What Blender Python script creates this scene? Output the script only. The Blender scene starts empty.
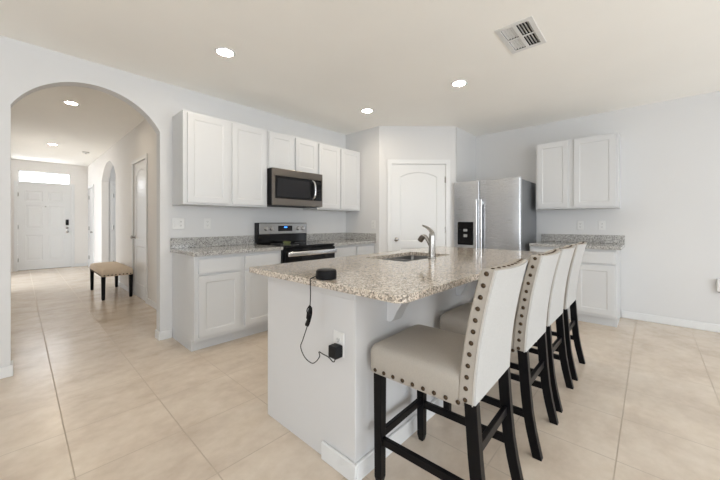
import bpy, bmesh, math, random
from mathutils import Vector, Matrix
from mathutils.geometry import tessellate_polygon
random.seed(7)
PI = math.pi
S = bpy.context.scene
C = S.collection

# ------------------------------------------------------------------ camera
cam_d = bpy.data.cameras.new('camera')
cam = bpy.data.objects.new('camera', cam_d); C.objects.link(cam)
cam.location = (0, 0, 1.178)
cam.rotation_euler = (PI/2, 0, math.radians(42.693) - PI/2)
cam_d.sensor_width = 36.0
cam_d.lens = 36.0*314.4/720
cam_d.shift_y = -(240-222.75)/720
cam_d.clip_start = 0.02
S.camera = cam

# ------------------------------------------------------------------ world, window light, exposure
W = bpy.data.worlds.new('world'); S.world = W; W.use_nodes = True
bg = W.node_tree.nodes['Background']
bg.inputs[0].default_value = (0.90, 0.95, 1.0, 1); bg.inputs[1].default_value = 3.0
S.view_settings.view_transform = 'Standard'
S.view_settings.look = 'None'
S.view_settings.gamma = 1.0
S.view_settings.use_curve_mapping = False
S.view_settings.exposure = 0.09
S.cycles.diffuse_bounces = 8
S.cycles.max_bounces = 14
S.cycles.sample_clamp_indirect = 6.0

def area(name, loc, direction, sx, sy, power, col):
    d = bpy.data.lights.new(name, 'AREA'); d.shape = 'RECTANGLE'; d.size = sx; d.size_y = sy
    d.energy = power; d.color = col
    o = bpy.data.objects.new(name, d); C.objects.link(o); o.location = loc
    o.rotation_euler = Vector(direction).to_track_quat('-Z', 'Z').to_euler()
    return o
DAY = (0.885, 0.945, 1.0)
area('daylight_sliding_door', (2.3, -3.52, 1.1), (0, 1, 0), 3.0, 2.1, 46, DAY)
area('daylight_rear_window', (-1.4, -3.52, 1.5), (0, 1, 0), 1.9, 1.3, 68, DAY)
area('daylight_front_window', (-3.52, -0.4, 1.4), (1, 0, 0), 2.8, 1.5, 34, DAY)
area('daylight_transom', (0.45, 11.42, 2.31), (0, -1, 0), 0.9, 0.28, 13, (0.97, 0.98, 1.0))
area('hall_fill_light', (-0.34, 9.3, 1.1), (1, -0.2, 0), 2.2, 2.0, 0.5, (1.0, 0.96, 0.90))  # added fill to brighten the hall, set in an invented unseen opening
area('daylight_side_hall', (2.9, 8.3, 1.5), (-1, 0.15, 0), 1.2, 1.6, 10, DAY)

# ------------------------------------------------------------------ materials
def mat(name, col, rough=0.5, metal=0.0, spec=0.5, emit=None, es=0.0, coat=0.0):
    m = bpy.data.materials.new(name); m.use_nodes = True
    b = m.node_tree.nodes['Principled BSDF']
    b.inputs['Base Color'].default_value = (*col, 1)
    b.inputs['Roughness'].default_value = rough
    b.inputs['Metallic'].default_value = metal
    b.inputs['Specular IOR Level'].default_value = spec
    b.inputs['Coat Weight'].default_value = coat
    if emit:
        b.inputs['Emission Color'].default_value = (*emit, 1); b.inputs['Emission Strength'].default_value = es
    return m
def nodes(m):
    return m.node_tree.nodes, m.node_tree.links, m.node_tree.nodes['Principled BSDF']
def coords(m, scale=(1,1,1), loc=(0,0,0)):
    n, l, b = nodes(m)
    t = n.new('ShaderNodeTexCoord'); mp = n.new('ShaderNodeMapping')
    mp.inputs['Scale'].default_value = scale; mp.inputs['Location'].default_value = loc
    l.new(t.outputs['Object'], mp.inputs['Vector'])
    return mp.outputs['Vector']
def noise(m, vec, scale, detail=4, rough=0.55):
    n, l, b = nodes(m); x = n.new('ShaderNodeTexNoise')
    x.inputs['Scale'].default_value = scale; x.inputs['Detail'].default_value = detail; x.inputs['Roughness'].default_value = rough
    l.new(vec, x.inputs['Vector']); return x.outputs['Fac']
def ramp(m, fac, stops, const=False):
    n, l, b = nodes(m); r = n.new('ShaderNodeValToRGB')
    if const: r.color_ramp.interpolation = 'CONSTANT'
    e = r.color_ramp.elements
    while len(e) < len(stops): e.new(0.5)
    for k, (p, c) in enumerate(stops):
        e[k].position = p; e[k].color = (*c, 1) if len(c) == 3 else c
    l.new(fac, r.inputs['Fac']); return r.outputs['Color']
def mixc(m, fac, a, b_):
    n, l, b = nodes(m); x = n.new('ShaderNodeMix'); x.data_type = 'RGBA'
    for s, v in ((0, fac), (6, a), (7, b_)):
        if hasattr(v, 'is_linked'): l.new(v, x.inputs[s])
        elif s == 0: x.inputs[0].default_value = v
        else: x.inputs[s].default_value = (*v, 1)
    return x.outputs[2]
def bump(m, h, strength, dist=0.002):
    n, l, b = nodes(m); x = n.new('ShaderNodeBump')
    x.inputs['Strength'].default_value = strength; x.inputs['Distance'].default_value = dist
    l.new(h, x.inputs['Height']); l.new(x.outputs['Normal'], b.inputs['Normal'])
def base(m, col):
    n, l, b = nodes(m); l.new(col, b.inputs['Base Color'])

M = {}
def paint(name, col, rough, bs=0.06, sc=140):
    m = mat(name, col, rough); v = coords(m)
    f = noise(m, v, 1.3, 3)
    base(m, ramp(m, f, [(0.3, tuple(c*0.985 for c in col)), (0.7, tuple(min(1, c*1.01) for c in col))]))
    bump(m, noise(m, v, sc, 2), bs, 0.0015); return m
M['wall'] = paint('wall_paint', (0.67, 0.672, 0.675), 0.75)
M['ceil'] = paint('ceiling_paint', (0.93, 0.92, 0.885), 0.9, 0.12, 90)
M['hall'] = paint('hall_wall_paint', (0.77, 0.755, 0.735), 0.7)
M['trim'] = mat('trim_paint', (0.72, 0.73, 0.735), 0.4)
M['door'] = mat('door_paint', (0.71, 0.72, 0.725), 0.32)
M['cab'] = mat('cabinet_paint', (0.62, 0.63, 0.64), 0.38)
M['island'] = mat('island_paint', (0.635, 0.635, 0.64), 0.5)

# tile floor
m = M['floor'] = mat('floor_tile', (0.6, 0.5, 0.4), 0.28)
n_, l_, b_ = nodes(m)
v = coords(m, (1,1,1), (-0.175, -0.124, 0))
br = n_.new('ShaderNodeTexBrick'); br.offset = 0.0; br.squash = 1.0
for k, val in (('Scale', 1.0), ('Mortar Size', 0.0032), ('Mortar Smooth', 0.15), ('Bias', 0.0), ('Brick Width', 0.457), ('Row Height', 0.457)):
    br.inputs[k].default_value = val
br.inputs['Color1'].default_value = (0.0, 0, 0, 1); br.inputs['Color2'].default_value = (1, 1, 1, 1); br.inputs['Mortar'].default_value = (0.5, 0.5, 0.5, 1)
l_.new(v, br.inputs['Vector'])
vs = coords(m, (1.0, 1.5, 1.0))
f1 = noise(m, vs, 2.6, 6, 0.6); f2 = noise(m, v, 14, 5, 0.6)
c1 = ramp(m, f1, [(0.30, (0.58, 0.485, 0.395)), (0.50, (0.675, 0.58, 0.48)), (0.70, (0.735, 0.65, 0.55))])
c2 = ramp(m, f2, [(0.35, (0.93, 0.92, 0.90)), (0.65, (1.0, 1.0, 1.0))])
x = n_.new('ShaderNodeMix'); x.data_type = 'RGBA'; x.blend_type = 'MULTIPLY'; x.inputs[0].default_value = 1.0
l_.new(c1, x.inputs[6]); l_.new(c2, x.inputs[7])
tv = ramp(m, br.outputs['Color'], [(0.0, (0.965, 0.965, 0.965)), (1.0, (1.0, 1.0, 1.0))])
y = n_.new('ShaderNodeMix'); y.data_type = 'RGBA'; y.blend_type = 'MULTIPLY'; y.inputs[0].default_value = 1.0
l_.new(x.outputs[2], y.inputs[6]); l_.new(tv, y.inputs[7])
base(m, mixc(m, br.outputs['Fac'], y.outputs[2], (0.46, 0.385, 0.305)))
rr = ramp(m, br.outputs['Fac'], [(0, (0.22,)*3), (1, (0.8,)*3)]); l_.new(rr, b_.inputs['Roughness'])
inv = n_.new('ShaderNodeMath'); inv.operation = 'SUBTRACT'; inv.inputs[0].default_value = 1.0; l_.new(br.outputs['Fac'], inv.inputs[1])
bump(m, inv.outputs[0], 0.5, 0.0015)

# granite
def granite(name, dark, grey, mid, light, p0, p1, p2):
    m = mat(name, mid, 0.10); n_, l_, b_ = nodes(m); v = coords(m)
    def voro(scale):
        q = n_.new('ShaderNodeTexVoronoi'); q.inputs['Scale'].default_value = scale; l_.new(v, q.inputs['Vector'])
        s = n_.new('ShaderNodeSeparateColor'); l_.new(q.outputs['Color'], s.inputs[0]); return s.outputs[0]
    patch = ramp(m, noise(m, v, 26, 5, 0.7), [(0.38, p0), (0.47, p1), (0.60, p2)])
    g1 = ramp(m, voro(165), [(0.0, (0.012, 0.012, 0.013)), (0.17, dark), (0.30, grey), (0.44, mid), (0.70, light)], True)
    g2 = ramp(m, voro(330), [(0.0, dark), (0.16, mid), (0.5, light)], True)
    base(m, mixc(m, 0.18, mixc(m, 0.30, g1, patch), g2))
    return m
M['granite'] = granite('grey_granite', (0.09, 0.088, 0.085), (0.24, 0.235, 0.23), (0.44, 0.43, 0.41), (0.62, 0.615, 0.60), (0.17, 0.165, 0.16), (0.42, 0.41, 0.39), (0.58, 0.57, 0.55))
M['granite_warm_lit'] = granite('granite_warm_light', (0.075, 0.065, 0.058), (0.24, 0.21, 0.18), (0.57, 0.49, 0.40), (0.76, 0.69, 0.605), (0.20, 0.17, 0.14), (0.54, 0.46, 0.375), (0.72, 0.645, 0.55))  # wall-counter stone with a warm light cast put into its colour

# upholstery
def fabric(name, col):
    m = mat(name, col, 0.9, spec=0.2); v = coords(m)
    f = noise(m, coords(m, (1, 1, 0.25)), 260, 2); g = noise(m, coords(m, (0.25, 1, 1)), 260, 2)
    base(m, mixc(m, 0.5, ramp(m, f, [(0.3, tuple(c*0.94 for c in col)), (0.7, tuple(min(1, c*1.05) for c in col))]),
                 ramp(m, g, [(0.3, tuple(c*0.94 for c in col)), (0.7, tuple(min(1, c*1.05) for c in col))])))
    bump(m, f, 0.25, 0.001); return m
M['linen'] = fabric('greige_linen', (0.425, 0.392, 0.35))
M['linen_lit'] = fabric('linen_window_lit', (0.465, 0.462, 0.452))  # seat linen again, paled: window light painted into the colour
M['tan'] = fabric('tan_linen', (0.66, 0.55, 0.43))
M['espresso'] = mat('espresso_wood', (0.004, 0.004, 0.005), 0.36, spec=0.16)
M['nail'] = mat('bronze_nail', (0.085, 0.06, 0.04), 0.35, 1.0)
M['piping'] = mat('piping', (0.42, 0.40, 0.37), 0.85)

# metals and appliances
m = M['steel'] = mat('brushed_steel', (0.56, 0.57, 0.59), 0.30, 1.0)
v = coords(m, (1, 1, 90)); n_, l_, b_ = nodes(m)
l_.new(ramp(m, noise(m, v, 6, 3), [(0.3, (0.24,)*3), (0.7, (0.36,)*3)]), b_.inputs['Roughness'])
M['steel_bright'] = mat('satin_handle', (0.72, 0.72, 0.73), 0.22, 1.0)
M['steel_dark'] = mat('dark_stainless', (0.19, 0.17, 0.15), 0.28, 1.0)
M['range_steel'] = mat('range_panel_steel', (0.33, 0.33, 0.325), 0.30, 1.0)
M['sink_steel'] = mat('sink_steel', (0.20, 0.20, 0.20), 0.3, 1.0)
M['nickel'] = mat('satin_nickel', (0.42, 0.405, 0.385), 0.25, 1.0)
M['fridge_side'] = mat('fridge_side', (0.24, 0.25, 0.265), 0.42, 0.55)
M['black'] = mat('black_gloss', (0.005, 0.005, 0.006), 0.10, spec=0.25)
M['black_glass'] = mat('black_glass', (0.006, 0.006, 0.007), 0.05, spec=0.25)
M['oven_glass'] = mat('oven_window', (0.018, 0.018, 0.020), 0.12, spec=0.25)
M['black_matte'] = mat('black_matte', (0.005, 0.005, 0.006), 0.5, spec=0.18)
M['charcoal'] = mat('charcoal_plastic', (0.014, 0.014, 0.015), 0.45, spec=0.2)
M['grey_plastic'] = mat('grey_plastic', (0.35, 0.36, 0.37), 0.4)
M['white_plastic'] = mat('white_plastic', (0.74, 0.74, 0.73), 0.35)
M['slot'] = mat('socket_slot', (0.10, 0.10, 0.10), 0.6)
M['display'] = mat('blue_display', (0.01, 0.02, 0.05), 0.2, emit=(0.05, 0.25, 1.0), es=3.0)
M['led'] = mat('led_diffuser', (0.9, 0.88, 0.85), 0.5, emit=(1.0, 0.87, 0.70), es=172.0)
M['led_hall'] = mat('led_diffuser_hall', (0.9, 0.88, 0.85), 0.5, emit=(1.0, 0.86, 0.68), es=135.0)
M['dish'] = mat('green_dish', (0.30, 0.33, 0.14), 0.3)
M['duct'] = mat('duct_dark', (0.02, 0.02, 0.02), 0.8)
m = M['glass'] = mat('clear_glass', (1, 1, 1), 0.0)
n_, l_, b_ = nodes(m); b_.inputs['Transmission Weight'].default_value = 1.0; b_.inputs['IOR'].default_value = 1.01

# ------------------------------------------------------------------ mesh helpers
def box(bm, x0, x1, y0, y1, z0, z1, bev=0.0, seg=2):
    r = bmesh.ops.create_cube(bm, size=1.0)
    vs = r['verts']
    for q in vs:
        q.co = Vector((x0+(q.co.x+.5)*(x1-x0), y0+(q.co.y+.5)*(y1-y0), z0+(q.co.z+.5)*(z1-z0)))
    if bev > 0:
        es = list({e for q in vs for e in q.link_edges})
        bmesh.ops.bevel(bm, geom=es, offset=bev, segments=seg, profile=0.5, affect='EDGES')
def plate(bm, outer, holes, t, f):
    """Prism of a 2-D outline with holes; f(u, v, w) gives the 3-D point, w running 0..t."""
    loops = [outer] + list(holes)
    flat = [p for lp in loops for p in lp]
    tris = tessellate_polygon([[Vector((p[0], p[1], 0)) for p in lp] for lp in loops])
    A = [bm.verts.new(f(p[0], p[1], 0)) for p in flat]; B = [bm.verts.new(f(p[0], p[1], t)) for p in flat]
    for a, b, c in tris:
        try: bm.faces.new((A[a], A[b], A[c])); bm.faces.new((B[c], B[b], B[a]))
        except ValueError: pass
    k = 0
    for lp in loops:
        n = len(lp)
        for i in range(n):
            j = (i+1) % n
            bm.faces.new((A[k+i], A[k+j], B[k+j], B[k+i]))
        k += n
    bmesh.ops.recalc_face_normals(bm, faces=bm.faces[:])
def rect(x0, x1, z0, z1): return [(x0, z0), (x1, z0), (x1, z1), (x0, z1)]
def rrect(x0, x1, z0, z1, r, n=5):
    out = []
    for cx, cz, a in ((x1-r, z0+r, -90), (x1-r, z1-r, 0), (x0+r, z1-r, 90), (x0+r, z0+r, 180)):
        for i in range(n+1):
            t = math.radians(a+90*i/n); out.append((cx+r*math.cos(t), cz+r*math.sin(t)))
    return out
def archrect(x0, x1, z0, zs, zc, n=24, closed_base=True):
    """Rectangle whose top is a circular segment springing at zs and crowning at zc."""
    a = (x1-x0)/2; rise = zc-zs; R = (a*a+rise*rise)/(2*rise); cx = (x0+x1)/2; cz = zc-R
    t0 = math.asin(min(1, a/R))
    pts = [(x0, z0), (x1, z0)]
    for i in range(n+1):
        t = t0-2*t0*i/n; pts.append((cx+R*math.sin(t), cz+R*math.cos(t)))
    return pts
def lathe(bm, prof, f=lambda x, y, z: Vector((x, y, z)), n=24, cap=True):
    rings = []
    for r, z in prof:
        rings.append([bm.verts.new(f(r*math.cos(2*PI*i/n), r*math.sin(2*PI*i/n), z)) for i in range(n)] if r > 1e-6 else [bm.verts.new(f(0, 0, z))])
    for a, b in zip(rings, rings[1:]):
        for i in range(n):
            j = (i+1) % n
            vs = [a[i % len(a)], a[j % len(a)], b[j % len(b)], b[i % len(b)]]
            u = []
            for q in vs:
                if q not in u: u.append(q)
            if len(u) > 2: bm.faces.new(u)
    for rg in ((rings[0], rings[-1]) if cap else ()):
        if len(rg) > 1: bm.faces.new(rg)
    bmesh.ops.recalc_face_normals(bm, faces=bm.faces[:])
def tube(bm, pts, r, n=10):
    """Round tube along points; r a number or one radius per point."""
    P = [Vector(p) for p in pts]; R = r if isinstance(r, (list, tuple)) else [r]*len(P)
    rings = []; up = None
    for i, p in enumerate(P):
        d = (P[min(i+1, len(P)-1)]-P[max(i-1, 0)]).normalized()
        if up is None:
            up = Vector((0, 0, 1)) if abs(d.z) < 0.9 else Vector((1, 0, 0))
        u = (up-d*up.dot(d)).normalized(); w = d.cross(u); up = u
        rings.append([bm.verts.new(p+R[i]*(u*math.cos(2*PI*k/n)+w*math.sin(2*PI*k/n))) for k in range(n)])
    for a, b in zip(rings, rings[1:]):
        for k in range(n): bm.faces.new((a[k], a[(k+1) % n], b[(k+1) % n], b[k]))
    bm.faces.new(rings[0]); bm.faces.new(rings[-1])
    bmesh.ops.recalc_face_normals(bm, faces=bm.faces[:])
def spline(pts, k=6):
    P = [Vector(p) for p in pts]; out = []
    for i in range(len(P)-1):
        p0, p1, p2, p3 = P[max(i-1, 0)], P[i], P[i+1], P[min(i+2, len(P)-1)]
        for j in range(k):
            t = j/k
            out.append(0.5*((2*p1)+(p2-p0)*t+(2*p0-5*p1+4*p2-p3)*t*t+(3*p1-p0-3*p2+p3)*t**3))
    return out+[P[-1]]
def bar(bm, sections):
    """Loft of rectangular sections (cx, cy, z, hx, hy)."""
    rings = [[bm.verts.new((cx+sx*hx, cy+sy*hy, z)) for sx, sy in ((-1,-1),(1,-1),(1,1),(-1,1))] for cx, cy, z, hx, hy in sections]
    for a, b in zip(rings, rings[1:]):
        for k in range(4): bm.faces.new((a[k], a[(k+1) % 4], b[(k+1) % 4], b[k]))
    bm.faces.new(rings[0]); bm.faces.new(rings[-1])
    bmesh.ops.recalc_face_normals(bm, faces=bm.faces[:])
def panel_front(bm, w, h, t, panels, depth=0.007, slope=0.012, raise_in=0.0, raise_slope=0.02):
    """Door leaf with its face at y=0 looking to -y and its back at y=t; each panel outline is sunk by depth (and optionally raised again in its middle)."""
    outer = rect(0, w, 0, h)
    loops = [outer]+panels
    flat = [p for lp in loops for p in lp]
    tris = tessellate_polygon([[Vector((p[0], p[1], 0)) for p in lp] for lp in loops])
    A = [bm.verts.new((p[0], 0, p[1])) for p in flat]
    for a, b, c in tris:
        try: bm.faces.new((A[a], A[b], A[c]))
        except ValueError: pass
    def inset(lp, d):
        n = len(lp); out = []
        area2 = sum(lp[i][0]*lp[(i+1) % n][1]-lp[(i+1) % n][0]*lp[i][1] for i in range(n)); sg = 1 if area2 > 0 else -1
        for i in range(n):
            p0, p1, p2 = Vector(lp[i-1]), Vector(lp[i]), Vector(lp[(i+1) % n])
            e1 = (p1-p0).normalized(); e2 = (p2-p1).normalized()
            n1 = Vector((-e1.y, e1.x))*sg; n2 = Vector((-e2.y, e2.x))*sg
            b = n1+n2; b = b/max(b.dot(n1), 0.3) if b.length > 1e-6 else n1
            out.append((p1.x+b.x*d, p1.y+b.y*d))
        return out
    k = 4
    for lp in panels:
        cur = A[k:k+len(lp)]; k += len(lp)
        stages = [(slope, depth)]
        if raise_in > 0: stages += [(slope+raise_in, depth), (slope+raise_in+raise_slope, depth*0.15)]
        for d, y in stages:
            nx = [bm.verts.new((p[0], y, p[1])) for p in inset(lp, d)]
            for i in range(len(lp)):
                j = (i+1) % len(lp); bm.faces.new((cur[i], cur[j], nx[j], nx[i]))
            cur = nx
        bm.faces.new(cur)
    B = [bm.verts.new((p[0], t, p[1])) for p in outer]
    for i in range(4):
        j = (i+1) % 4; bm.faces.new((A[i], A[j], B[j], B[i]))
    bm.faces.new(B)
    bmesh.ops.recalc_face_normals(bm, faces=bm.faces[:])
def move(bm, loc=(0,0,0), rz=0.0):
    bmesh.ops.transform(bm, matrix=Matrix.Translation(loc) @ Matrix.Rotation(rz, 4, 'Z'), verts=bm.verts[:])
def obj(name, bm, m, parent=None, smooth=False, bevel=0.0, label=None):
    me = bpy.data.meshes.new(name); bm.to_mesh(me); bm.free()
    me.materials.append(m)
    o = bpy.data.objects.new(name, me); C.objects.link(o)
    if parent is not None: o.parent = parent
    if smooth:
        for p in me.polygons: p.use_smooth = True
        if smooth != 'all':
            me.set_sharp_from_angle(angle=math.radians(40))
    if bevel:
        b = o.modifiers.new('edge', 'BEVEL'); b.width = bevel; b.segments = 2; b.limit_method = 'ANGLE'; b.angle_limit = math.radians(40)
    if label: o['label'] = label
    return o
def B_(*a, **k):
    bm = bmesh.new(); box(bm, *a, **k); return bm
def thing(name, label, cat, loc=(0,0,0), rz=0.0, group=None):
    o = bpy.data.objects.new(name, None); C.objects.link(o); o.location = loc; o.rotation_euler = (0, 0, rz)
    o.empty_display_size = 0.1
    o['label'] = label; o['category'] = cat
    if group: o['group'] = group
    return o
def tag(o, label, cat, group=None):
    o['label'] = label; o['category'] = cat
    if group: o['group'] = group
    return o
def struct(name, bm, m, parent=None, **k):
    o = obj(name, bm, m, parent, **k)
    if parent is None: o['kind'] = 'structure'
    return o
def dup(root, loc, rz, label, group=None):
    r = root.copy(); C.objects.link(r); r.location = loc; r.rotation_euler = (0, 0, rz); r['label'] = label
    if group: r['group'] = group
    for ch in list(root.children):
        c = ch.copy(); C.objects.link(c); c.parent = r
        for g in list(ch.children):
            d = g.copy(); C.objects.link(d); d.parent = c
    return r
QUARTER = -PI/2     # turns a front that looks to -y so that it looks to -x

# ------------------------------------------------------------------ room shell
YA, XR, H, HH = 3.609, 5.096, 2.594, 2.72
XP, YP1, XP2, YP2 = 3.571, 2.911, 4.353, 2.102
XW, YD = 1.27, 11.33
XMIN, YMIN = -3.4, -3.4
struct('floor', B_(XMIN-.15, XR+.15, YMIN-.15, YD+.2, -0.1, 0), M['floor'])
VX0, VX1, VY0, VY1 = 2.400, 2.775, 0.618, 0.822
bm = bmesh.new(); plate(bm, rect(XMIN-.12, XR+.12, YMIN-.12, YA+.002), [rect(VX0, VX1, VY0, VY1)], 0.2, lambda u, v, w: (u, v, H+w))
struct('ceiling', bm, M['ceil'])
struct('ceiling', B_(-0.32, 3.3, YA+.119, YD+.12, HH, HH+.1), M['ceil'])
# kitchen wall with the arch
bm = bmesh.new()
arch = archrect(-0.045, 0.957, 0, 2.085, 2.395, 32)
out = [(XMIN, 0), (-0.045, 0)] + [arch[i] for i in range(len(arch)-1, 1, -1)] + [(0.957, 0), (XP+.12, 0), (XP+.12, HH), (XMIN, HH)]
plate(bm, out, [], 0.12, lambda u, v, w: (u, YA+w, v))
struct('wall_kitchen', bm, M['wall'])
# fridge wall, rear and front walls with the daylight openings
struct('wall_fridge', B_(XR, XR+.12, YMIN-.12, YA+.12, 0, H), M['wall'])
bm = bmesh.new()
plate(bm, [(XMIN-.12, 0), (0.8, 0), (0.8, 2.15), (3.8, 2.15), (3.8, 0), (XR, 0), (XR, H), (XMIN-.12, H)], [rect(-2.35, -0.45, 0.85, 2.15)], 0.12, lambda u, v, w: (u, YMIN-w, v))
struct('wall_rear', bm, M['wall'])
bm = bmesh.new(); plate(bm, rect(YMIN, YA+.12, 0, H), [rect(-1.8, 1.0, 0.65, 2.15)], 0.12, lambda u, v, w: (XMIN-w, u, v))
struct('wall_front', bm, M['wall'])
def win(name, u0, u1, z0, z1, n, f):
    bm = bmesh.new(); e = 0.05; hs = []
    w = (u1-u0-e*(n+1))/n
    for k in range(n): hs.append(rect(u0+e+k*(w+e), u0+e+k*(w+e)+w, z0+e, z1-e))
    plate(bm, rect(u0, u1, z0, z1), hs, 0.05, f); struct(name, bm, M['trim'])
win('window_2', 0.8, 3.8, 0.0, 2.15, 3, lambda u, v, w: (u, YMIN-.03-w, v))
win('window_3', -2.35, -0.45, 0.85, 2.15, 2, lambda u, v, w: (u, YMIN-.03-w, v))
win('window_4', -1.8, 1.0, 0.65, 2.15, 3, lambda u, v, w: (XMIN-.03-w, u, v))
# corner pantry: side face, slanted face with its doorway, side face by the fridge
PU = Vector((XP2-XP, YP2-YP1, 0)); PL = PU.length; PU.normalize(); PN = Vector((-PU.y, PU.x, 0))
PR = math.atan2(PU.y, PU.x)
struct('wall_pantry_side', B_(XP, XP+.1, YP1+.0, YA, 0, H), M['wall'])
bm = bmesh.new(); D0, D1, DZ = 0.178, 0.978, 2.038
plate(bm, [(0, 0), (D0, 0), (D0, DZ), (D1, DZ), (D1, 0), (PL, 0), (PL, H), (0, H)], [], 0.1,
      lambda u, v, w: Vector((XP, YP1, 0))+PU*u+PN*w+Vector((0, 0, v)))
struct('wall_pantry', bm, M['wall'])
struct('wall_pantry_fridge', B_(XP2+.03, XR, YP2, YP2+.1, 0, H), M['wall'])
# hallway
bm = bmesh.new()
NA, NB = 7.63, 9.16
nic = archrect(NA, NB, 0, 2.11, 2.47, 24)
HD0, HD1, HDZ = 5.44, 6.21, 2.13
FD0, FD1, FDZ = 10.28, 11.06, 2.08
out = [(YA+.12, 0), (HD0, 0), (HD0, HDZ), (HD1, HDZ), (HD1, 0), (NA, 0)] + [nic[i] for i in range(len(nic)-1, 1, -1)] + [(NB, 0), (FD0, 0), (FD0, FDZ), (FD1, FDZ), (FD1, 0), (YD, 0), (YD, HH), (YA+.12, HH)]
plate(bm, out, [], 0.125, lambda u, v, w: (XW+w, u, v))
struct('wall_hall_side', bm, M['hall'])
bm = bmesh.new(); plate(bm, [(YA+.12, 0), (8.15, 0), (8.15, 2.2), (10.45, 2.2), (10.45, 0), (YD, 0), (YD, HH), (YA+.12, HH)], [], .12, lambda u, v, w: (-0.2-w, u, v))  # opening in this wall is invented, unseen, for the hall fill light
struct('wall_hall_west', bm, M['hall'])
bm = bmesh.new()
plate(bm, [(-.32, 0), (-.025, 0), (-.025, 2.135), (.94, 2.135), (.94, 0), (1.40, 0), (1.40, HH), (-.32, HH)], [rect(-.02, .925, 2.165, 2.47)], 0.12, lambda u, v, w: (u, YD+w, v))
struct('wall_hall_end', bm, M['hall'])
# side hall behind the niche
bm = bmesh.new(); SD0, SD1 = 1.485, 2.25
plate(bm, [(XW+.125, 0), (SD0, 0), (SD0, 2.08), (SD1, 2.08), (SD1, 0), (3.2, 0), (3.2, HH), (XW+.125, HH)], [], 0.1, lambda u, v, w: (u, NB+.03+w, v))
struct('wall_side_hall', bm, M['wall'])
struct('wall_side_hall_near', B_(XW+.125, 3.2, 7.2, 7.3, 0, HH), M['wall'])
struct('wall_side_hall_end', B_(3.2, 3.3, 7.2, NB+.13, 0, HH), M['wall'])

# baseboards and door casings
BH, BT = 0.085, 0.014
def base_run(name, x0, x1, y0, y1):
    bm = bmesh.new(); box(bm, x0, x1, y0, y1, 0, BH, 0.004, 1); struct(name, bm, M['trim'])
base_run('baseboard_fridge', XR-BT, XR-.0005, YMIN, 0.26)
base_run('baseboard_arch', 0.957-.0, 1.060, YA-BT, YA-.0005)
base_run('baseboard_arch_jamb', 0.957-BT, 0.9565, YA-BT, YA+.12)
base_run('baseboard_kitchen', XMIN, -0.045+BT, YA-BT, YA-.0005)
base_run('baseboard_kitchen_jamb', -0.0445, -0.045+BT, YA-.0005, YA+.12)
base_run('baseboard_hall', XW-BT, XW-.0005, YA+.125, HD0-.075)
base_run('baseboard_hall_middle', XW-BT, XW-.0005, HD1+.075, NA)
base_run('baseboard_hall_far', XW-BT, XW-.0005, NB, FD0-.075)
base_run('baseboard_hall_end', 1.02, XW-BT-.002, YD-BT, YD-.0005)
def casing(name, u0, u1, z1, wd, f, t=0.016):
    bm = bmesh.new()
    plate(bm, [(u0-wd, 0), (u0, 0), (u0, z1), (u1, z1), (u1, 0), (u1+wd, 0), (u1+wd, z1+wd), (u0-wd, z1+wd)], [], t, f)
    return struct(name, bm, M['trim'], bevel=0.003)
casing('trim_1', -.025, .94, 2.135, .0001+0.065, lambda u, v, w: (u, YD-.0005-w, v)).data
casing('trim_2', D0, D1, DZ, 0.062, lambda u, v, w: Vector((XP, YP1, 0))+PU*u-PN*(w+.0005)+Vector((0, 0, v)))
casing('trim_3', HD0, HD1, HDZ, 0.06, lambda u, v, w: (XW-.0005-w, u, v))
casing('trim_4', FD0, FD1, FDZ, 0.06, lambda u, v, w: (XW-.0005-w, u, v))
casing('trim_5', SD0, SD1, 2.08, 0.06, lambda u, v, w: (u, NB+.0295-w, v))

# transom
bm = bmesh.new(); plate(bm, rect(-.02, .925, 2.165, 2.47), [rect(.005, .90, 2.19, 2.445)], 0.06, lambda u, v, w: (u, YD+.03+w, v))
t = struct('window_1', bm, M['trim'])
obj('window_pane', B_(.005, .90, YD+.055, YD+.061, 2.19, 2.445), M['glass'], t)

struct('trim_6', B_(-.0245, .9395, YD+.001, YD+.119, .0005, .0115), M['nickel'])  # threshold strip, added to block sky light leaking under the door
# doors
def knob(parent, x, z, lever=False, side=0):
    bm = bmesh.new()
    lathe(bm, [(0.0, 0), (0.031, 0), (0.031, 0.006), (0.012, 0.012), (0.010, 0.030), (0.020, 0.036), (0.0265, 0.046), (0.0255, 0.057), (0.016, 0.064), (0, 0.066)], lambda a, b, c: Vector((x+a, -c, z+b)), 20)
    return obj('door_knob', bm, M['nickel'], parent, smooth=True)
def hinge(parent, x, z):
    bm = bmesh.new(); box(bm, x-.018, x+.018, -.004, .001, z-.045, z+.045, .002, 1)
    lathe(bm, [(0, z-.05), (.007, z-.05), (.007, z+.05), (0, z+.05)], lambda a, b, c: Vector((x+a, -.009+b, c)), 10)
    obj('hinge', bm, M['nickel'], parent)
def leaf(name, loc, rz, w, h, panels, raise_in=0.0):
    bm = bmesh.new(); panel_front(bm, w, h, 0.04, panels, 0.008, 0.014, raise_in, 0.03)
    o = struct(name, bm, M['door']); o.location = loc; o.rotation_euler = (0, 0, rz); return o
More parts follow.
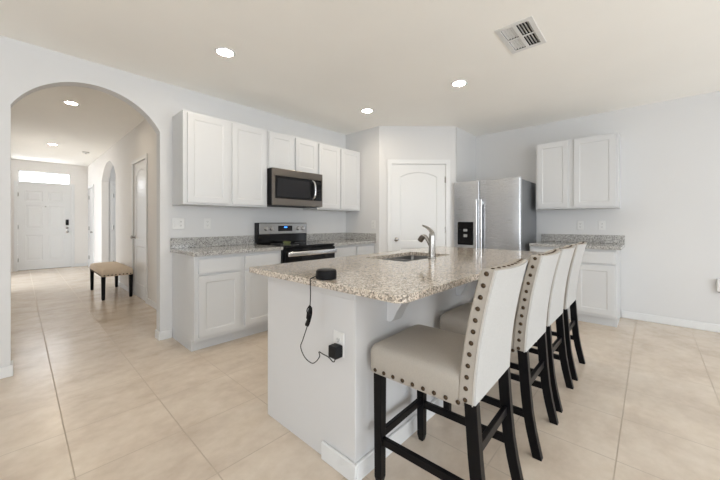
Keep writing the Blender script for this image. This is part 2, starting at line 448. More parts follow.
# front door: six panels
w, h = 0.9642, 2.1225
xs = [(0.125, 0.435), (0.522, 0.832)]
ps = []
for a, b in xs:
    ps += [rect(a, b, 0.22, 0.86), rect(a, b, 1.02, 1.60), rect(a, b, 1.70, 1.96)]
d = leaf('door_1', (-.0246, YD+.004, .012), 0, w, h, ps, 0.02)
for z in (.25, 1.06, 1.86): hinge(d, -.004, z)
knob(d, 0.885, 0.93)
bm = bmesh.new(); box(bm, .855, .915, -.026, .0, 1.10, 1.25, .006); k = obj('keypad_lock', bm, M['black'], d)
obj('keypad_screen', B_(.867, .903, -.028, -.0265, 1.15, 1.235), M['charcoal'], k)
bm = bmesh.new(); lathe(bm, [(0, 0), (.03, 0), (.028, .014), (0, .018)], lambda a, b, c: Vector((.885+a, -c, 1.03+b)), 18); obj('deadbolt', bm, M['nickel'], d, smooth=True)
bm = bmesh.new(); lathe(bm, [(0, 0), (.011, 0), (.010, .006), (0, .008)], lambda a, b, c: Vector((w/2+a, -c, 1.58+b)), 14); obj('peephole', bm, M['nickel'], d, smooth=True)
# pantry door: two panels, the upper with an arched top
def two_panel(w, h):
    s = 0.125
    return [rect(s, w-s, 0.20, 0.80), archrect(s, w-s, 0.90, h-.185, h-.115, 18)]
w = D1-D0-.004; h = DZ-.0115
p = Vector((XP, YP1, 0))+PU*(D0+.002)+PN*.002
d = leaf('door_2', (p.x, p.y, .010), PR, w, h, two_panel(w, h), 0.0)
knob(d, 0.07, 0.925)
for z in (.24, 1.06, 1.80): hinge(d, w+.004, z)
# door in the hall wall
w = HD1-HD0-.008; h = HDZ-.014
d = leaf('door_3', (XW+.006, HD1-.004, .010), QUARTER, w, h, two_panel(w, h), 0.0)
knob(d, 0.07, 0.935)
for z in (.28, 1.10, 1.88): hinge(d, w+.004, z)
# door beyond, near the front door
w = FD1-FD0-.008; h = FDZ-.014
d = leaf('door_4', (XW+.006, FD1-.004, .010), QUARTER, w, h, two_panel(w, h), 0.0)
knob(d, w-.07, 0.93)
for z in (.24, 1.02, 1.84): hinge(d, -.004, z)
w = SD1-SD0-.008; h = 2.066
d = leaf('door_5', (SD0+.004, NB+.036, .010), 0, w, h, two_panel(w, h), 0.0)
for z in (.24, 1.06, 1.80): hinge(d, -.004, z)

# ------------------------------------------------------------------ cabinets
def cab_door(t, name, x0, x1, z0, z1, stile=0.058):
    bm = bmesh.new(); w, h = x1-x0, z1-z0
    ps = [rect(stile, w-stile, stile, h-stile)] if h > 0.25 else []
    panel_front(bm, w, h, 0.019, ps, 0.0055, 0.010)
    move(bm, (x0, -0.0195, z0)); return obj(name, bm, M['cab'], t, bevel=0.0025)
def upper(label, loc, rz, w, h, d, doors, zgap=0.018, group=None):
    t = thing('wall_cabinet', label, 'cabinet', loc, rz, group)
    obj('cabinet_body', B_(0, w, 0, d, 0, h), M['cab'], t, bevel=0.0015)
    for a, b in doors: cab_door(t, 'cabinet_door', a, b, zgap, h-zgap)
    return t
YU = YA-0.312
G = 'white wall cabinets'
ZU0, ZU1 = 1.358, 2.268
upper('tall white two-door wall cabinet nearest the archway, over the double socket plate', (1.066, YU, ZU0), 0, .904, ZU1-ZU0, .3115, [(.036, .440), (.478, .886)], group=G)
upper('short white two-door wall cabinet directly above the microwave', (1.972, YU, 1.815), 0, .749, ZU1-1.815, .3115, [(.016, .362), (.390, .733)], group=G)
upper('white two-door wall cabinet between the microwave and the pantry wall', (2.723, YU, ZU0), 0, .847, ZU1-ZU0, .3115, [(.020, .405), (.432, .828)], group=G)
upper('white two-door wall cabinet above the outlets beside the refrigerator', (XR-.323, 1.145, ZU0), QUARTER, .873, 2.245-ZU0, .3225, [(.022, .375), (.435, .846)], group=G)

def lower(label, loc, rz, w, d, cols, group, h=0.876, toe=0.10, rec=0.07):
    t = thing('base_cabinet', label, 'cabinet', loc, rz, group)
    bm = bmesh.new(); box(bm, 0, w, 0, d, toe, h); obj('cabinet_body', bm, M['cab'], t, bevel=0.0015)
    bm = bmesh.new(); box(bm, 0.0, w, rec, d, 0, toe-.0005); obj('toe_kick', bm, M['cab'], t)
    for a, b in cols:
        cab_door(t, 'drawer_front', a, b, 0.715, h-.030)
        cab_door(t, 'cabinet_door', a, b, toe+.035, 0.690)
    return t
YB = YA-.60
G = 'white base cabinets'
lower('white base cabinet with two drawers and two doors by the archway', (1.066, YB, 0), 0, .904, .5995, [(.034, .428), (.474, .880)], G)
lower('white base cabinet between the range and the pantry corner', (2.718, YB, 0), 0, .852, .5995, [(.040, .432), (.470, .818)], G)
lower('white base cabinet standing against the fridge wall beside the refrigerator', (XR-.60, 1.148, 0), QUARTER, .875, .5995, [(.035, .465), (.495, .855)], G)

# worktops with splashbacks
ZC, TH = 0.914, 0.036
def top(name, label, x0, x1, y0, y1, splashes, group=None):
    bm = bmesh.new(); plate(bm, rect(x0, x1, y0, y1), [], TH, lambda u, v, w: (u, v, ZC-TH+w))
    o = obj(name, bm, M['granite'], bevel=0.004); tag(o, label, 'countertop', group)
    for a in splashes: obj('backsplash', B_(*a, ZC+.0003, ZC+.107), M['granite'], o, bevel=0.003)
    return o
G = 'granite countertops along the walls'
top('countertop', 'speckled grey granite countertop between the archway and the range', 1.046, 1.9715, YA-.645, YA-.0005, [(1.046, 1.9715, YA-.021, YA-.001)], G)
top('countertop', 'short granite countertop between the range and the pantry wall', 2.7165, XP-.0005, YA-.645, YA-.0005, [(2.7165, XP-.0215, YA-.021, YA-.001), (XP-.021, XP-.001, YA-.640, YA-.001)], G)
top('countertop', 'granite countertop under the wall cabinet beside the refrigerator', XR-.645, XR-.0005, .228, 1.145, [(XR-.021, XR-.001, .228, 1.145)], G)

# ------------------------------------------------------------------ range
t = thing('kitchen_range', 'stainless and black electric range between the wall-side base cabinets', 'stove', (1.9735, YA-.655, 0))
w = 0.741
obj('range_body', B_(0, w, .02, .648, .03, .893), M['black'], t)
bm = bmesh.new(); box(bm, -.0, w, -.012, .60, .8935, .918, .006); obj('cooktop', bm, M['black_glass'], t)
for cx, cy, r in ((.19, .17, .105), (.57, .17, .085), (.19, .43, .08), (.57, .43, .10)):
    bm = bmesh.new()
    plate(bm, [(cx+r*math.cos(2*PI*i/40), cy+r*math.sin(2*PI*i/40)) for i in range(40)], [[(cx+(r-.004)*math.cos(2*PI*i/40), cy+(r-.004)*math.sin(2*PI*i/40)) for i in range(40)]], .0004, lambda u, v, q: (u, v, .9182+q))
    obj('burner_ring', bm, M['grey_plastic'], t)
obj('backguard', B_(0, w, .560, .648, .9185, 1.178, bev=.006), M['black'], t)
bm = bmesh.new(); box(bm, .012, w-.012, .547, .5595, 1.035, 1.172, .004); cp = obj('control_panel', bm, M['range_steel'], t)
obj('display_glass', B_(.275, .49, .5445, .5468, 1.070, 1.140), M['black_glass'], cp)
obj('clock_display', B_(.365, .41, .5435, .5443, 1.112, 1.128), M['display'], cp, label='blue lit clock digits')
for kx in (.10, .178, .58, .658):
    bm = bmesh.new(); lathe(bm, [(0, 0), (.026, 0), (.026, .004), (.021, .006), (.019, .026), (0, .027)], lambda a, b, c: Vector((kx+a, .547-c, 1.105+b)), 20)
    box(bm, kx-.003, kx+.003, .547-.031, .547-.026, 1.087, 1.123)
    obj('control_knob', bm, M['nickel'], cp, smooth=True)
bm = bmesh.new(); box(bm, 0.004, w-.004, -.022, .0195, .245, .885, .005); od = obj('oven_door', bm, M['black_glass'], t)
obj('oven_window', B_(.12, w-.12, -.0235, -.0222, .38, .68), M['oven_glass'], od)
bm = bmesh.new(); box(bm, .014, w-.014, -.072, -.048, .803, .855, .009, 3)
obj('oven_handle', bm, M['steel_bright'], od, smooth=True)
for a in (.05, w-.09):
    obj('handle_mount', B_(a, a+.04, -.0485, -.0225, .812, .846), M['steel'], od)
bm = bmesh.new(); box(bm, 0.004, w-.004, -.018, .0195, .07, .238, .005); obj('storage_drawer', bm, M['steel'], t)
obj('kick_plate', B_(.02, w-.02, .02, .05, 0, .0295), M['black_matte'], t)
# dish on the cooktop
bm = bmesh.new(); lathe(bm, [(0, 0), (.035, 0), (.052, .018), (.049, .020), (.033, .006), (0, .006)], n=24)
o = obj('spoon_rest', bm, M['dish'], smooth=True); o.location = (2.275, 3.345, .9186); tag(o, 'small green dish sitting on the black cooktop', 'dish')

# microwave
t = thing('microwave', 'dark stainless over-the-range microwave under the short wall cabinet', 'microwave', (1.9735, YA-.40, 1.385))
w, h = .747, .4295
obj('microwave_body', B_(0, w, .0, .3995, 0, h), M['black_matte'], t)
bm = bmesh.new(); plate(bm, rect(0, w, 0.0, h), [rect(.035, w-.012, .078, h-.085)], .022, lambda u, v, q: (u, -.001-q, v)); obj('face_frame', bm, M['steel_dark'], t, bevel=.003)
bm = bmesh.new(); box(bm, .036, .590, -.018, -.0015, .079, h-.086, .002); md = obj('microwave_door', bm, M['black_glass'], t)
obj('door_window', B_(.065, .535, -.0195, -.0182, .105, h-.115), M['oven_glass'], md)
bm = bmesh.new()
tube(bm, spline([(.588, -.016, .095), (.595, -.052, .13), (.598, -.062, h/2-.005), (.595, -.052, h-.135), (.588, -.016, h-.10)], 6), .013, 12)
obj('door_handle', bm, M['steel_bright'], md, smooth=True)
cp = obj('control_panel', B_(.592, w-.013, -.018, -.0015, .079, h-.086, bev=.002), M['black'], t)
obj('display', B_(.622, .722, -.0188, -.0181, h-.135, h-.105), M['charcoal'], cp)
bm = bmesh.new()
for i in range(4):
    for j in range(3): box(bm, .624+j*.034, .650+j*.034, -.0186, -.0181, .10+i*.032, .122+i*.032)
obj('key_grid', bm, M['charcoal'], cp)
obj('vent_grille', B_(.05, w-.05, .01, .06, -.004, -.0003), M['charcoal'], t)

# ------------------------------------------------------------------ refrigerator (local x along the front from the pantry side, -y out into the room)
t = thing('refrigerator', 'stainless side-by-side refrigerator with a black ice and water dispenser', 'refrigerator', (4.288, 2.0985, 0), QUARTER)
w, sp = .897, .375
obj('fridge_body', B_(0.004, w-.004, .072, .775, .03, 1.740, bev=.004), M['fridge_side'], t)
obj('base_grille', B_(.01, w-.01, .08, .14, 0, .0295), M['black_matte'], t)
def fdoor(x0, x1, name):
    bm = bmesh.new()
    prof = [(x0, .068)] + [(x0+.014-.014*math.cos(a), .014-.014*math.sin(a)) for a in (0, .5, 1.05, PI/2)] + [(x1-.014+.014*math.sin(a), .014-.014*math.cos(a)) for a in (0, .5, 1.05, PI/2)] + [(x1, .068)]
    plate(bm, prof, [], 1.684, lambda u, v, q: (u, v, .075+q)); return obj(name, bm, M['steel'], t, smooth=True)
fz = fdoor(.0, sp-.003, 'freezer_door'); fr = fdoor(sp+.003, w, 'fridge_door')
def fhandle(x, parent):
    bm = bmesh.new(); prof = rrect(x-.018, x+.018, -.048, -.028, .009, 4)
    plate(bm, prof, [], 0.935, lambda u, v, q: (u, v, .56+q))
    box(bm, x-.010, x+.010, -.030, .001, .59, .63); box(bm, x-.010, x+.010, -.030, .001, 1.43, 1.47)
    obj('door_handle', bm, M['steel_bright'], parent, smooth=True)
fhandle(sp-.034, fz); fhandle(sp+.030, fr)
bm = bmesh.new(); plate(bm, rrect(.062, .290, .865, 1.190, .012), [rrect(.085, .267, .885, 1.085, .01)], .006, lambda u, v, q: (u, -.0005-q, v))
dp = obj('dispenser', bm, M['black'], fz, label='black ice and water dispenser')
obj('dispenser_niche', B_(.085, .267, -.003, -.0006, .885, 1.085), M['black_matte'], fz)
obj('dispenser_paddle', B_(.150, .205, -.014, -.0035, 1.055, 1.090, bev=.003), M['grey_plastic'], fz)
obj('dispenser_spout', B_(.155, .205, -.020, -.0035, .975, 1.015, bev=.004), M['grey_plastic'], fz)
for a in (.03, w-.08): obj('hinge_cover', B_(a, a+.05, .085, .15, 1.7402, 1.753, bev=.004), M['charcoal'], t)

# ------------------------------------------------------------------ island
IX0, IX1 = 1.038, 3.10
t = thing('kitchen_island', 'white kitchen island base standing on the tile floor under granite', 'island', (0, 0, 0))
ZT = .8835
obj('end_panel', B_(IX0, IX0+.02, 1.2065, 1.731, 0, ZT), M['island'], t, bevel=.0015)
obj('end_panel', B_(IX1-.02, IX1, 1.2065, 1.731, 0, ZT), M['island'], t, bevel=.0015)
obj('half_wall', B_(IX0-.003, IX1, .985, 1.206, 0, ZT), M['island'], t, bevel=.002)
bm = bmesh.new(); plate(bm, [(IX0-.022, .966), (IX1+.02, .966), (IX1+.02, 1.225), (IX0-.022, 1.225)], [[(IX0-.0025, .9855), (IX1-.0005, .9855), (IX1-.0005, 1.2055), (IX0-.0025, 1.2055)]], .055, lambda u, v, q: (u, v, ZT-.055+q))
bm.free()
bm = bmesh.new(); box(bm, IX0-.024, IX0-.0035, .966, 1.222, ZT-.055, ZT, .003, 1); obj('cap_trim', bm, M['island'], t)
def ibase(x0, x1, y0, y1):
    bm = bmesh.new(); box(bm, x0, x1, y0, y1, 0, .088, .004, 1); obj('baseboard', bm, M['trim'], t)
ibase(IX0-.019, IX0-.0035, .969, 1.206); ibase(IX0-.003, IX1, .969, .9845)
obj('toe_kick', B_(IX0+.021, IX1-.021, 1.64, 1.66, 0, .10), M['island'], t)
obj('cabinet_floor', B_(IX0+.021, IX1-.021, 1.2065, 1.711, .1005, .12), M['cab'], t)
obj('face_frame', B_(IX0+.0205, IX1-.0205, 1.7115, 1.731, .1005, ZT), M['cab'], t)
nd = 5; dw = (IX1-IX0-.08)/nd
for k in range(nd):
    bm = bmesh.new(); panel_front(bm, dw-.03, .70, .018, [rect(.055, dw-.085, .055, .645)], .007, .009)
    move(bm, (IX0+.04+dw*k+dw-.015, 1.7502, .14), PI); obj('cabinet_door', bm, M['cab'], t)
def corbel(x):
    bm = bmesh.new()
    pr = [(.0, ZT-.0005), (.0, ZT-.205), (-.024, ZT-.205), (-.040, ZT-.192)] + [(-.040-.118*(.5*(1-math.cos(a))+.5*math.sin(a))-.004, ZT-.186+.136*math.sin(a)) for a in [i*PI/2/10 for i in range(1, 11)]] + [(-.168, ZT-.045), (-.168, ZT-.0005)]
    plate(bm, pr, [], .08, lambda u, v, q: (x+.012+q, .9845+u, v))
    obj('corbel', bm, M['island'], t, bevel=.002)
for x in (1.255, 2.03, 2.80): corbel(x)

# island worktop, sink and faucet
SX0, SX1, SY0, SY1 = 1.768, 2.425, 1.213, 1.592
bm = bmesh.new()
TX0, TX1, TY0, TY1 = .925, 3.215, .653, 1.757
slab = rrect(TX0, TX1, TY0, TY1, .045, 6)
slab = slab[:14]+rrect(TX0, TX1, TY0, TY1, .012, 6)[14:21]+slab[21:]
plate(bm, slab, [rrect(SX0, SX1, SY0, SY1, .02, 6)], .030, lambda u, v, q: (u, v, ZC-.030+q))
o = obj('island_countertop', bm, M['granite_warm_lit'], bevel=.004); tag(o, 'large speckled granite slab topping the kitchen island, warm light painted into its colour', 'countertop')
t = thing('kitchen_sink', 'stainless double-bowl sink set into the island granite', 'sink', (SX0, SY0, ZC-.031))
W_, D_ = SX1-SX0, SY1-SY0
def bowl(x0, x1):
    bm = bmesh.new(); rings = []
    for ins, z in ((-.0, 0.0), (0.006, -.02), (.012, -.15), (.035, -.175), (.09, -.18)):
        rings.append([bm.verts.new((p[0], p[1], z)) for p in rrect(x0+ins, x1-ins, -.004+ins, D_+.004-ins, .024)])
    for a, b in zip(rings, rings[1:]):
        for i in range(len(a)): bm.faces.new((a[i], a[(i+1) % len(a)], b[(i+1) % len(a)], b[i]))
    bm.faces.new(rings[-1]); bmesh.ops.recalc_face_normals(bm, faces=bm.faces[:])
    b = obj('sink_bowl', bm, M['sink_steel'], t, smooth=True)
    bm = bmesh.new(); cx = (x0+x1)/2; lathe(bm, [(0, -.1795), (.04, -.1795), (.042, -.177), (.03, -.178), (0, -.178)], lambda a, b2, c: Vector((cx+a, D_/2+b2, c)), 20)
    obj('drain', bm, M['nickel'], b, smooth=True)
bowl(-.004, W_/2-.006); bowl(W_/2+.006, W_+.004)
obj('bowl_divider', B_(W_/2-.0055, W_/2+.0055, 0.0, D_, -.055, -.0005), M['steel'], t)
t = thing('faucet', 'brushed nickel single-lever faucet standing behind the island sink', 'faucet', (2.044, 1.170, ZC+.0003))
bm = bmesh.new(); lathe(bm, [(0, 0), (.030, 0), (.030, .006), (.0245, .012), (.0235, .09), (.0225, .165), (.020, .185), (.012, .195), (0, .197)], n=28); obj('faucet_body', bm, M['nickel'], t, smooth=True)
bm = bmesh.new(); tube(bm, spline([(0, .012, .095), (0, .032, .130), (0, .052, .158), (0, .070, .164), (0, .086, .152)], 6), [.0135]*25, 14); sp_ = obj('spout', bm, M['nickel'], t, smooth=True)
bm = bmesh.new(); tube(bm, [(0, .074, .162), (0, .088, .148), (0, .102, .128)], [.018, .0215, .0205], 16); obj('spray_head', bm, M['steel_dark'], sp_, smooth=True)
bm = bmesh.new(); tube(bm, spline([(0, -.004, .185), (0, .010, .205), (0, .040, .228), (0, .080, .244)], 5), [.0185]+[.0175-.0008*i for i in range(1, 16)], 12); obj('lever_handle', bm, M['nickel'], t, smooth=True)

# ------------------------------------------------------------------ smart speaker with its cord
CX, CY = 0.9825, 1.123
t = thing('smart_speaker', 'round black puck speaker on the island corner, its cord plugged in below', 'speaker', (CX, CY, ZC+.0003))
bm = bmesh.new(); lathe(bm, [(0, 0), (.043, 0), (.0485, .004), (.0495, .020), (.0485, .036), (.044, .0425), (.036, .0435), (0, .0435)], n=36); sb = obj('speaker_body', bm, M['black_matte'], t, smooth=True)
bm = bmesh.new(); lathe(bm, [(0, .0437), (.034, .0437), (.034, .0441), (0, .0441)], n=32); obj('top_disc', bm, M['charcoal'], sb, smooth=True)
def L(*pts): return [(a-CX, b-CY, c-ZC-.0003) for a, b, c in pts]
cord = L((.955, 1.160, .928), (.946, 1.172, .9195), (.934, 1.170, .9178), (.9205, 1.165, .913), (.918, 1.161, .890), (.920, 1.163, .828), (.923, 1.171, .778), (.925, 1.183, .720), (.930, 1.204, .676), (.942, 1.25, .605), (.955, 1.285, .556), (.970, 1.272, .505), (.985, 1.236, .481), (.992, 1.208, .496), (.995, 1.186, .527), (1.0, 1.197, .543), (1.0, 1.165, .540), (1.0, 1.126, .537), (1.0, 1.098, .525), (1.0, 1.084, .530), (1.0, 1.082, .548))
bm = bmesh.new(); tube(bm, spline(cord, 6), .0023, 8); obj('power_cord', bm, M['black_matte'], t, smooth=True)
bm = bmesh.new()
for k in range(4):
    a = (k-1.5)*.005
    tube(bm, spline(L((.923+a*.4, 1.168+a, .790), (.917-abs(a), 1.166+a*1.3, .770), (.914+a, 1.174+a, .735), (.919, 1.190+a, .700), (.927, 1.196+a, .690), (.934, 1.190+a, .715), (.932, 1.176+a, .755), (.926, 1.170+a, .783)), 5), .0028, 7)
tube(bm, L((.924, 1.178, .752), (.924, 1.183, .728)), .0115, 12)
obj('cord_bundle', bm, M['black_matte'], t, smooth=True)
bm = bmesh.new(); box(bm, .980-CX, 1.0255-CX, 1.055-CY, 1.108-CY, .549-ZC, .605-ZC, .005); obj('power_adapter', bm, M['charcoal'], t)

# ------------------------------------------------------------------ bar stools
def nail(parent, p, nrm, r=.0092):
    global NAIL
    if NAIL is None:
        bm = bmesh.new(); lathe(bm, [(0.0, 0), (1.0, 0), (.86, .34), (.5, .58), (0, .66)], n=10); o = obj('nailhead', bm, M['nail'], parent, smooth='all'); NAIL = o.data
    else:
        o = bpy.data.objects.new('nailhead', NAIL); C.objects.link(o); o.parent = parent
    o.location = p; o.scale = (r, r, r)
    o.rotation_euler = Vector(nrm).to_track_quat('Z', 'Y').to_euler()
NAIL = None
def cushion(x0, x1, y0, y1, layers, r):
    bm = bmesh.new(); rings = []
    for ins, z in layers:
        rr_ = max(r-ins*0.3, .01) if ins < .06 else r
        rings.append([bm.verts.new((p[0], p[1], z)) for p in rrect(x0+ins, x1-ins, y0+ins, y1-ins, rr_, 6)])
    for a, b in zip(rings, rings[1:]):
        for i in range(len(a)): bm.faces.new((a[i], a[(i+1) % len(a)], b[(i+1) % len(a)], b[i]))
    bm.faces.new(rings[0]); bm.faces.new(rings[-1]); bmesh.ops.recalc_face_normals(bm, faces=bm.faces[:]); return bm
def rear_y(z):      # rear face of the backrest, local y
    s = max(0, (z-.525)/.50); return -.232-.010*s-.068*s**1.8
def thick(z):
    s = max(0, (z-.525)/.50); return .062-.010*s
def make_stool(label):
    t = thing('bar_stool', label, 'bar stool', (0, 0, 0), 0, 'bar stools along the island')
    hw = .2125
    seat = obj('seat', cushion(-hw, hw, -.195, .258, [(.006, .498), (.0, .503), (.0, .590), (.003, .604), (.010, .615), (.022, .622), (.05, .629), (.10, .634), (.15, .636)], .035), M['linen'], t, smooth='all')
    for sx in (-1, 1):
        for k in range(9): nail(seat, (sx*hw, .215-k*.0485, .516), (sx, 0, 0))
    for k in range(8): nail(seat, (-.17+k*.0486, .258, .516), (0, 1, 0))
    # backrest: padded slab that leans and bows
    nz, nx = 14, 10
    zs = [.520+(1.020-.520)*i/nz for i in range(nz+1)]
    def curve(u): return -.016*(1-u*u)
    def ztop(u): return -.004*(1-u*u)-.003
    bm = bmesh.new(); F, R = [], []
    for z in zs:
        k = (z-.52)/.50
        rowf, rowr = [], []
        for i in range(nx+1):
            u = -1+2*i/nx
            zz = z+ztop(u)*k**3
            yr = rear_y(z)+curve(u)*k; 
            rowr.append(bm.verts.new((u*hw, yr, zz)))
            rowf.append(bm.verts.new((u*hw, yr+thick(z)+.012*(1-u*u), zz)))
        F.append(rowf); R.append(rowr)
    for a in range(nz):
        for i in range(nx):
            bm.faces.new((F[a][i], F[a][i+1], F[a+1][i+1], F[a+1][i])); bm.faces.new((R[a][i+1], R[a][i], R[a+1][i], R[a+1][i+1]))
        bm.faces.new((F[a][0], F[a+1][0], R[a+1][0], R[a][0])); bm.faces.new((F[a+1][nx], F[a][nx], R[a][nx], R[a+1][nx]))
    for i in range(nx):
        bm.faces.new((F[nz][i], F[nz][i+1], R[nz][i+1], R[nz][i])); bm.faces.new((F[0][i+1], F[0][i], R[0][i], R[0][i+1]))
    bmesh.ops.recalc_face_normals(bm, faces=bm.faces[:])
    back = obj('backrest', bm, M['linen'], t, smooth=True, bevel=.008)
    # rear panel, a thin skin of the linen with window light in its colour
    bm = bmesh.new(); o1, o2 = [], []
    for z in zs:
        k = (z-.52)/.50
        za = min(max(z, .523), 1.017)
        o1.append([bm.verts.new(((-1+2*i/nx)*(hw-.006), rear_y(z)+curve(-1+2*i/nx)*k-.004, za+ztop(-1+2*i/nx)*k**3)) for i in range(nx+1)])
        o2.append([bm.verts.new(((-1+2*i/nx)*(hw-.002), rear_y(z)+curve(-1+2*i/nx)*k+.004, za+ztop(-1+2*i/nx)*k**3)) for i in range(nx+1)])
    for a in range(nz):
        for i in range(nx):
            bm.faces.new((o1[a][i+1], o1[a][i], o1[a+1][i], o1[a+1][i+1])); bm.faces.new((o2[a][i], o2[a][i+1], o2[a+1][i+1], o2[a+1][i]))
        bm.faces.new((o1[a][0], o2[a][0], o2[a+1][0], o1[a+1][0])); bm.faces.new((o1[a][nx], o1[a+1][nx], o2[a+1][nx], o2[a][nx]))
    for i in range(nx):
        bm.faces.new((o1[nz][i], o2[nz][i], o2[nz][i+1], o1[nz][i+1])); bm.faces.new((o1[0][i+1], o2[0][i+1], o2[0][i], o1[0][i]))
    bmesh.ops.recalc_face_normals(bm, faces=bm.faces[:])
    obj('rear_panel', bm, M['linen_lit'], back, smooth=True, label='linen panel paled by painted window light, covering the rear of the backrest')
    for sx in (-1, 1):
        bm = bmesh.new(); tube(bm, [(sx*(hw+.0005), rear_y(z)+.005, z) for z in zs], .0022, 6); obj('piping', bm, M['piping'], back, smooth=True)
        for k in range(12):
            z = .534+k*.0424
            nail(back, (sx*(hw-.0005), rear_y(z)+thick(z)*.52, z), (sx, 0, 0))
    for k in range(9):
        u = -.88+1.76*k/8
        nail(back, (u*hw, rear_y(1.02)+curve(u)+.022, 1.0195+ztop(u)), (0, 0, 1), .0075)
    # legs
    for sx in (-1, 1):
        bm = bmesh.new(); bar(bm, [(sx*.187, .207, 0, .0125, .0125), (sx*.187, .207, .030, .0185, .0185), (sx*.187, .207, .498, .021, .021)]); obj('leg', bm, M['espresso'], t, bevel=.002)
        bm = bmesh.new(); bar(bm, [(sx*.187, yy, z, .0175, hy) for z, yy, hy in ((0, -.283, .021), (.06, -.269, .0215), (.13, -.254, .022), (.22, -.239, .0225), (.32, -.229, .023), (.42, -.222, .023), (.522, -.215, .023))]); obj('leg', bm, M['espresso'], t, bevel=.002)
        obj('stretcher', B_(sx*.187-.010, sx*.187+.010, -.222, .188, .180, .215, bev=.002), M['espresso'], t)
    obj('stretcher', B_(-.168, .168, .197, .217, .200, .235, bev=.002), M['espresso'], t)
    obj('stretcher', B_(-.168, .168, -.235, -.215, .318, .356, bev=.002), M['espresso'], t)
    return t
s0 = make_stool('greige linen bar stool at the island corner by the speaker')
s0.location = (1.304, .700, 0); s0.rotation_euler = (0, 0, .030)
for lab, x, y, rz in (('second bar stool from the island corner, its nailheaded side edge showing', 1.948, .697, .004),
                      ('third bar stool from the island corner, behind the second', 2.482, .703, -.006),
                      ('bar stool farthest down the island, next to the fridge-wall base cabinet', 3.018, .700, .003)):
    dup(s0, (x, y, 0), rz, lab)

# ------------------------------------------------------------------ bench in the hallway
t = thing('upholstered_bench', 'tan upholstered bench with dark legs along the hallway wall', 'bench', (1.036, 6.64, 0))
bw, bl = .200, .585
cu = obj('cushion', cushion(-bw, bw, -bl, bl, [(.006, .358), (.0, .364), (.0, .430), (.006, .448), (.02, .462), (.05, .472), (.10, .478), (.15, .480)], .03), M['tan'], t, smooth='all')
for k in range(8):
    for sy in (-1, 1): nail(cu, (-.165+k*.0471, sy*bl, .376), (0, sy, 0), .010)
for k in range(20): nail(cu, (-bw, -.53+k*.0558, .376), (-1, 0, 0), .010)
for sx in (-1, 1):
    for sy in (-1, 1):
        bm = bmesh.new(); bar(bm, [(sx*.172, sy*.545, 0, .017, .017), (sx*.172, sy*.545, .03, .021, .021), (sx*.172, sy*.545, .3575, .026, .026)]); obj('leg', bm, M['espresso'], t, bevel=.002)

# ------------------------------------------------------------------ outlets and wall plates (local -y out of the wall)
def outlet(label, loc, rz, gangs=1, kinds=('socket',), name='outlet'):
    t = thing(name, label, 'outlet' if name == 'outlet' else 'switch', loc, rz, 'wall outlets')
    w = .072+.046*(gangs-1)
    bm = bmesh.new(); box(bm, -w/2, w/2, -.007, -.0006, -.058, .058, .003); obj('cover_plate', bm, M['white_plastic'], t)
    for g in range(gangs):
        cx = (g-(gangs-1)/2)*.046
        if kinds[g] == 'socket':
            for dz in (-.020, .020):
                bm = bmesh.new(); plate(bm, rrect(cx-.0165, cx+.0165, dz-.014, dz+.014, .008, 4), [], .002, lambda u, v, q: (u, -.0072-q, v)); f = obj('receptacle', bm, M['white_plastic'], t)
                bm = bmesh.new()
                box(bm, cx-.0075, cx-.0050, -.0098, -.0093, dz-.003, dz+.007); box(bm, cx+.0050, cx+.0075, -.0098, -.0093, dz-.003, dz+.007); box(bm, cx-.0025, cx+.0025, -.0098, -.0093, dz-.010, dz-.006)
                obj('slot', bm, M['slot'], f)
        else:
            bm = bmesh.new(); box(bm, cx-.016, cx+.016, -.0115, -.0072, -.033, .033, .002); obj('rocker', bm, M['white_plastic'], t)
    return t
outlet('white double wall plate over the countertop nearest the archway', (1.122, YA, 1.170), 0, 2, ('rocker', 'socket'))
outlet('single white outlet over the grey countertop, midway to the range', (1.413, YA, 1.170), 0)
outlet('white outlet under the fridge-wall cabinet, the one closer to the refrigerator', (XR, .686, 1.143), QUARTER)
outlet('white outlet under the fridge-wall cabinet, the one away from the refrigerator', (XR, .456, 1.143), QUARTER)
outlet('white outlet on the pantry side wall above the short countertop', (XP, 3.02, 1.150), QUARTER)
outlet('white outlet low on the hallway wall by the arch', (XW, 4.85, .43), QUARTER)
outlet('white outlet on the island end behind the black adapter', (IX0-.003, 1.088, .603), QUARTER)
t = thing('wall_box', 'small white box fixed low on the blank wall by the fridge side', 'wall box', (XR, -.525, .51), QUARTER)
bm = bmesh.new(); box(bm, 0, .13, -.045, -.0006, -.068, .068, .008); obj('box_shell', bm, M['white_plastic'], t)
obj('underside_shadow', B_(.008, .122, -.043, -.004, -.074, -.0685), M['charcoal'], t)  # dark strip standing in for the shadow under the box

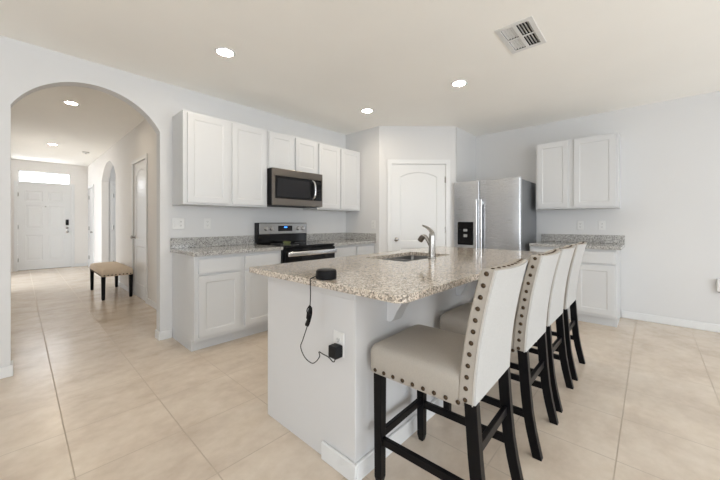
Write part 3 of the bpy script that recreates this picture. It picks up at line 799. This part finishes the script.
# ------------------------------------------------------------------ ceiling fittings
def can(label, x, y, z, r=.062, led='led'):
    t = thing('recessed_light', label, 'ceiling light', (x, y, z), 0, 'recessed ceiling lights')
    bm = bmesh.new(); lathe(bm, [(r, -.0006), (r+.018, -.0006), (r+.016, -.005), (r, -.008), (r-.002, -.004)], n=36, cap=False); obj('trim_ring', bm, M['white_plastic'], t, smooth=True)
    bm = bmesh.new(); lathe(bm, [(0, -.0035), (r-.0025, -.0035), (r-.0025, -.0015), (0, -.0015)], n=36); obj('diffuser', bm, M[led], t)
can('recessed ceiling light over the arch end of the kitchen', 1.158, 2.59, H)
can('recessed ceiling light above the pantry corner of the kitchen counters', 2.976, 2.623, H)
can('recessed ceiling light over the island, near the pantry door', 3.023, 1.422, H)
can('recessed hallway light just beyond the archway', .455, 5.47, HH, led='led_hall')
can('recessed hallway light near the front door', .445, 8.62, HH, led='led_hall')
t = thing('smoke_detector', 'tiny round detector on the hallway ceiling', 'smoke detector', (.985, 9.04, HH))
bm = bmesh.new(); lathe(bm, [(0, -.0006), (.062, -.0006), (.060, -.022), (.045, -.032), (0, -.034)], n=24); obj('detector_body', bm, M['white_plastic'], t, smooth=True)
bm = bmesh.new(); lathe(bm, [(0, -.0345), (.016, -.0345), (.014, -.038), (0, -.038)], n=14); obj('sensor_cap', bm, M['charcoal'], t)

t = thing('air_vent', 'white rectangular air vent with four louver banks in the ceiling', 'air vent', (0, 0, H))
bm = bmesh.new(); xm, ym = (VX0+VX1)/2, (VY0+VY1)/2
hs = []
for a, b in ((VX0+.012, xm-.008), (xm+.008, VX1-.012)):
    for c, d in ((VY0+.010, ym-.013), (ym+.013, VY1-.010)): hs.append(rect(a, b, c, d))
plate(bm, rect(VX0-.024, VX1+.024, VY0-.024, VY1+.024), hs, .005, lambda u, v, q: (u, v, -.0006-q)); obj('vent_frame', bm, M['white_plastic'], t, bevel=.002)
bm = bmesh.new()
for (x0, x1, y0, y1) in ((VX0, VX1, VY0, VY0+.002), (VX0, VX1, VY1-.002, VY1), (VX0, VX0+.002, VY0+.002, VY1-.002), (VX1-.002, VX1, VY0+.002, VY1-.002)):
    box(bm, x0+.0003, x1-.0003, y0+.0003, y1-.0003, .0, .12)
box(bm, VX0+.0005, VX1-.0005, VY0+.0005, VY1-.0005, .12, .122); obj('duct_box', bm, M['duct'], t)
for hr in hs:
    x0, x1 = hr[0][0], hr[1][0]; y0, y1 = hr[0][1], hr[2][1]
    sg = 1 if (y0+y1)/2 > ym else -1
    for k in range(4):
        yc = y0+(y1-y0)*(k+.5)/4
        bm = bmesh.new(); box(bm, x0+.001, x1-.001, -.0085, .0085, -.0008, .0008)
        bmesh.ops.transform(bm, matrix=Matrix.Translation((0, yc, .005)) @ Matrix.Rotation(math.radians(-42*sg), 4, 'X'), verts=bm.verts[:])
        obj('louver', bm, M['white_plastic'], t)
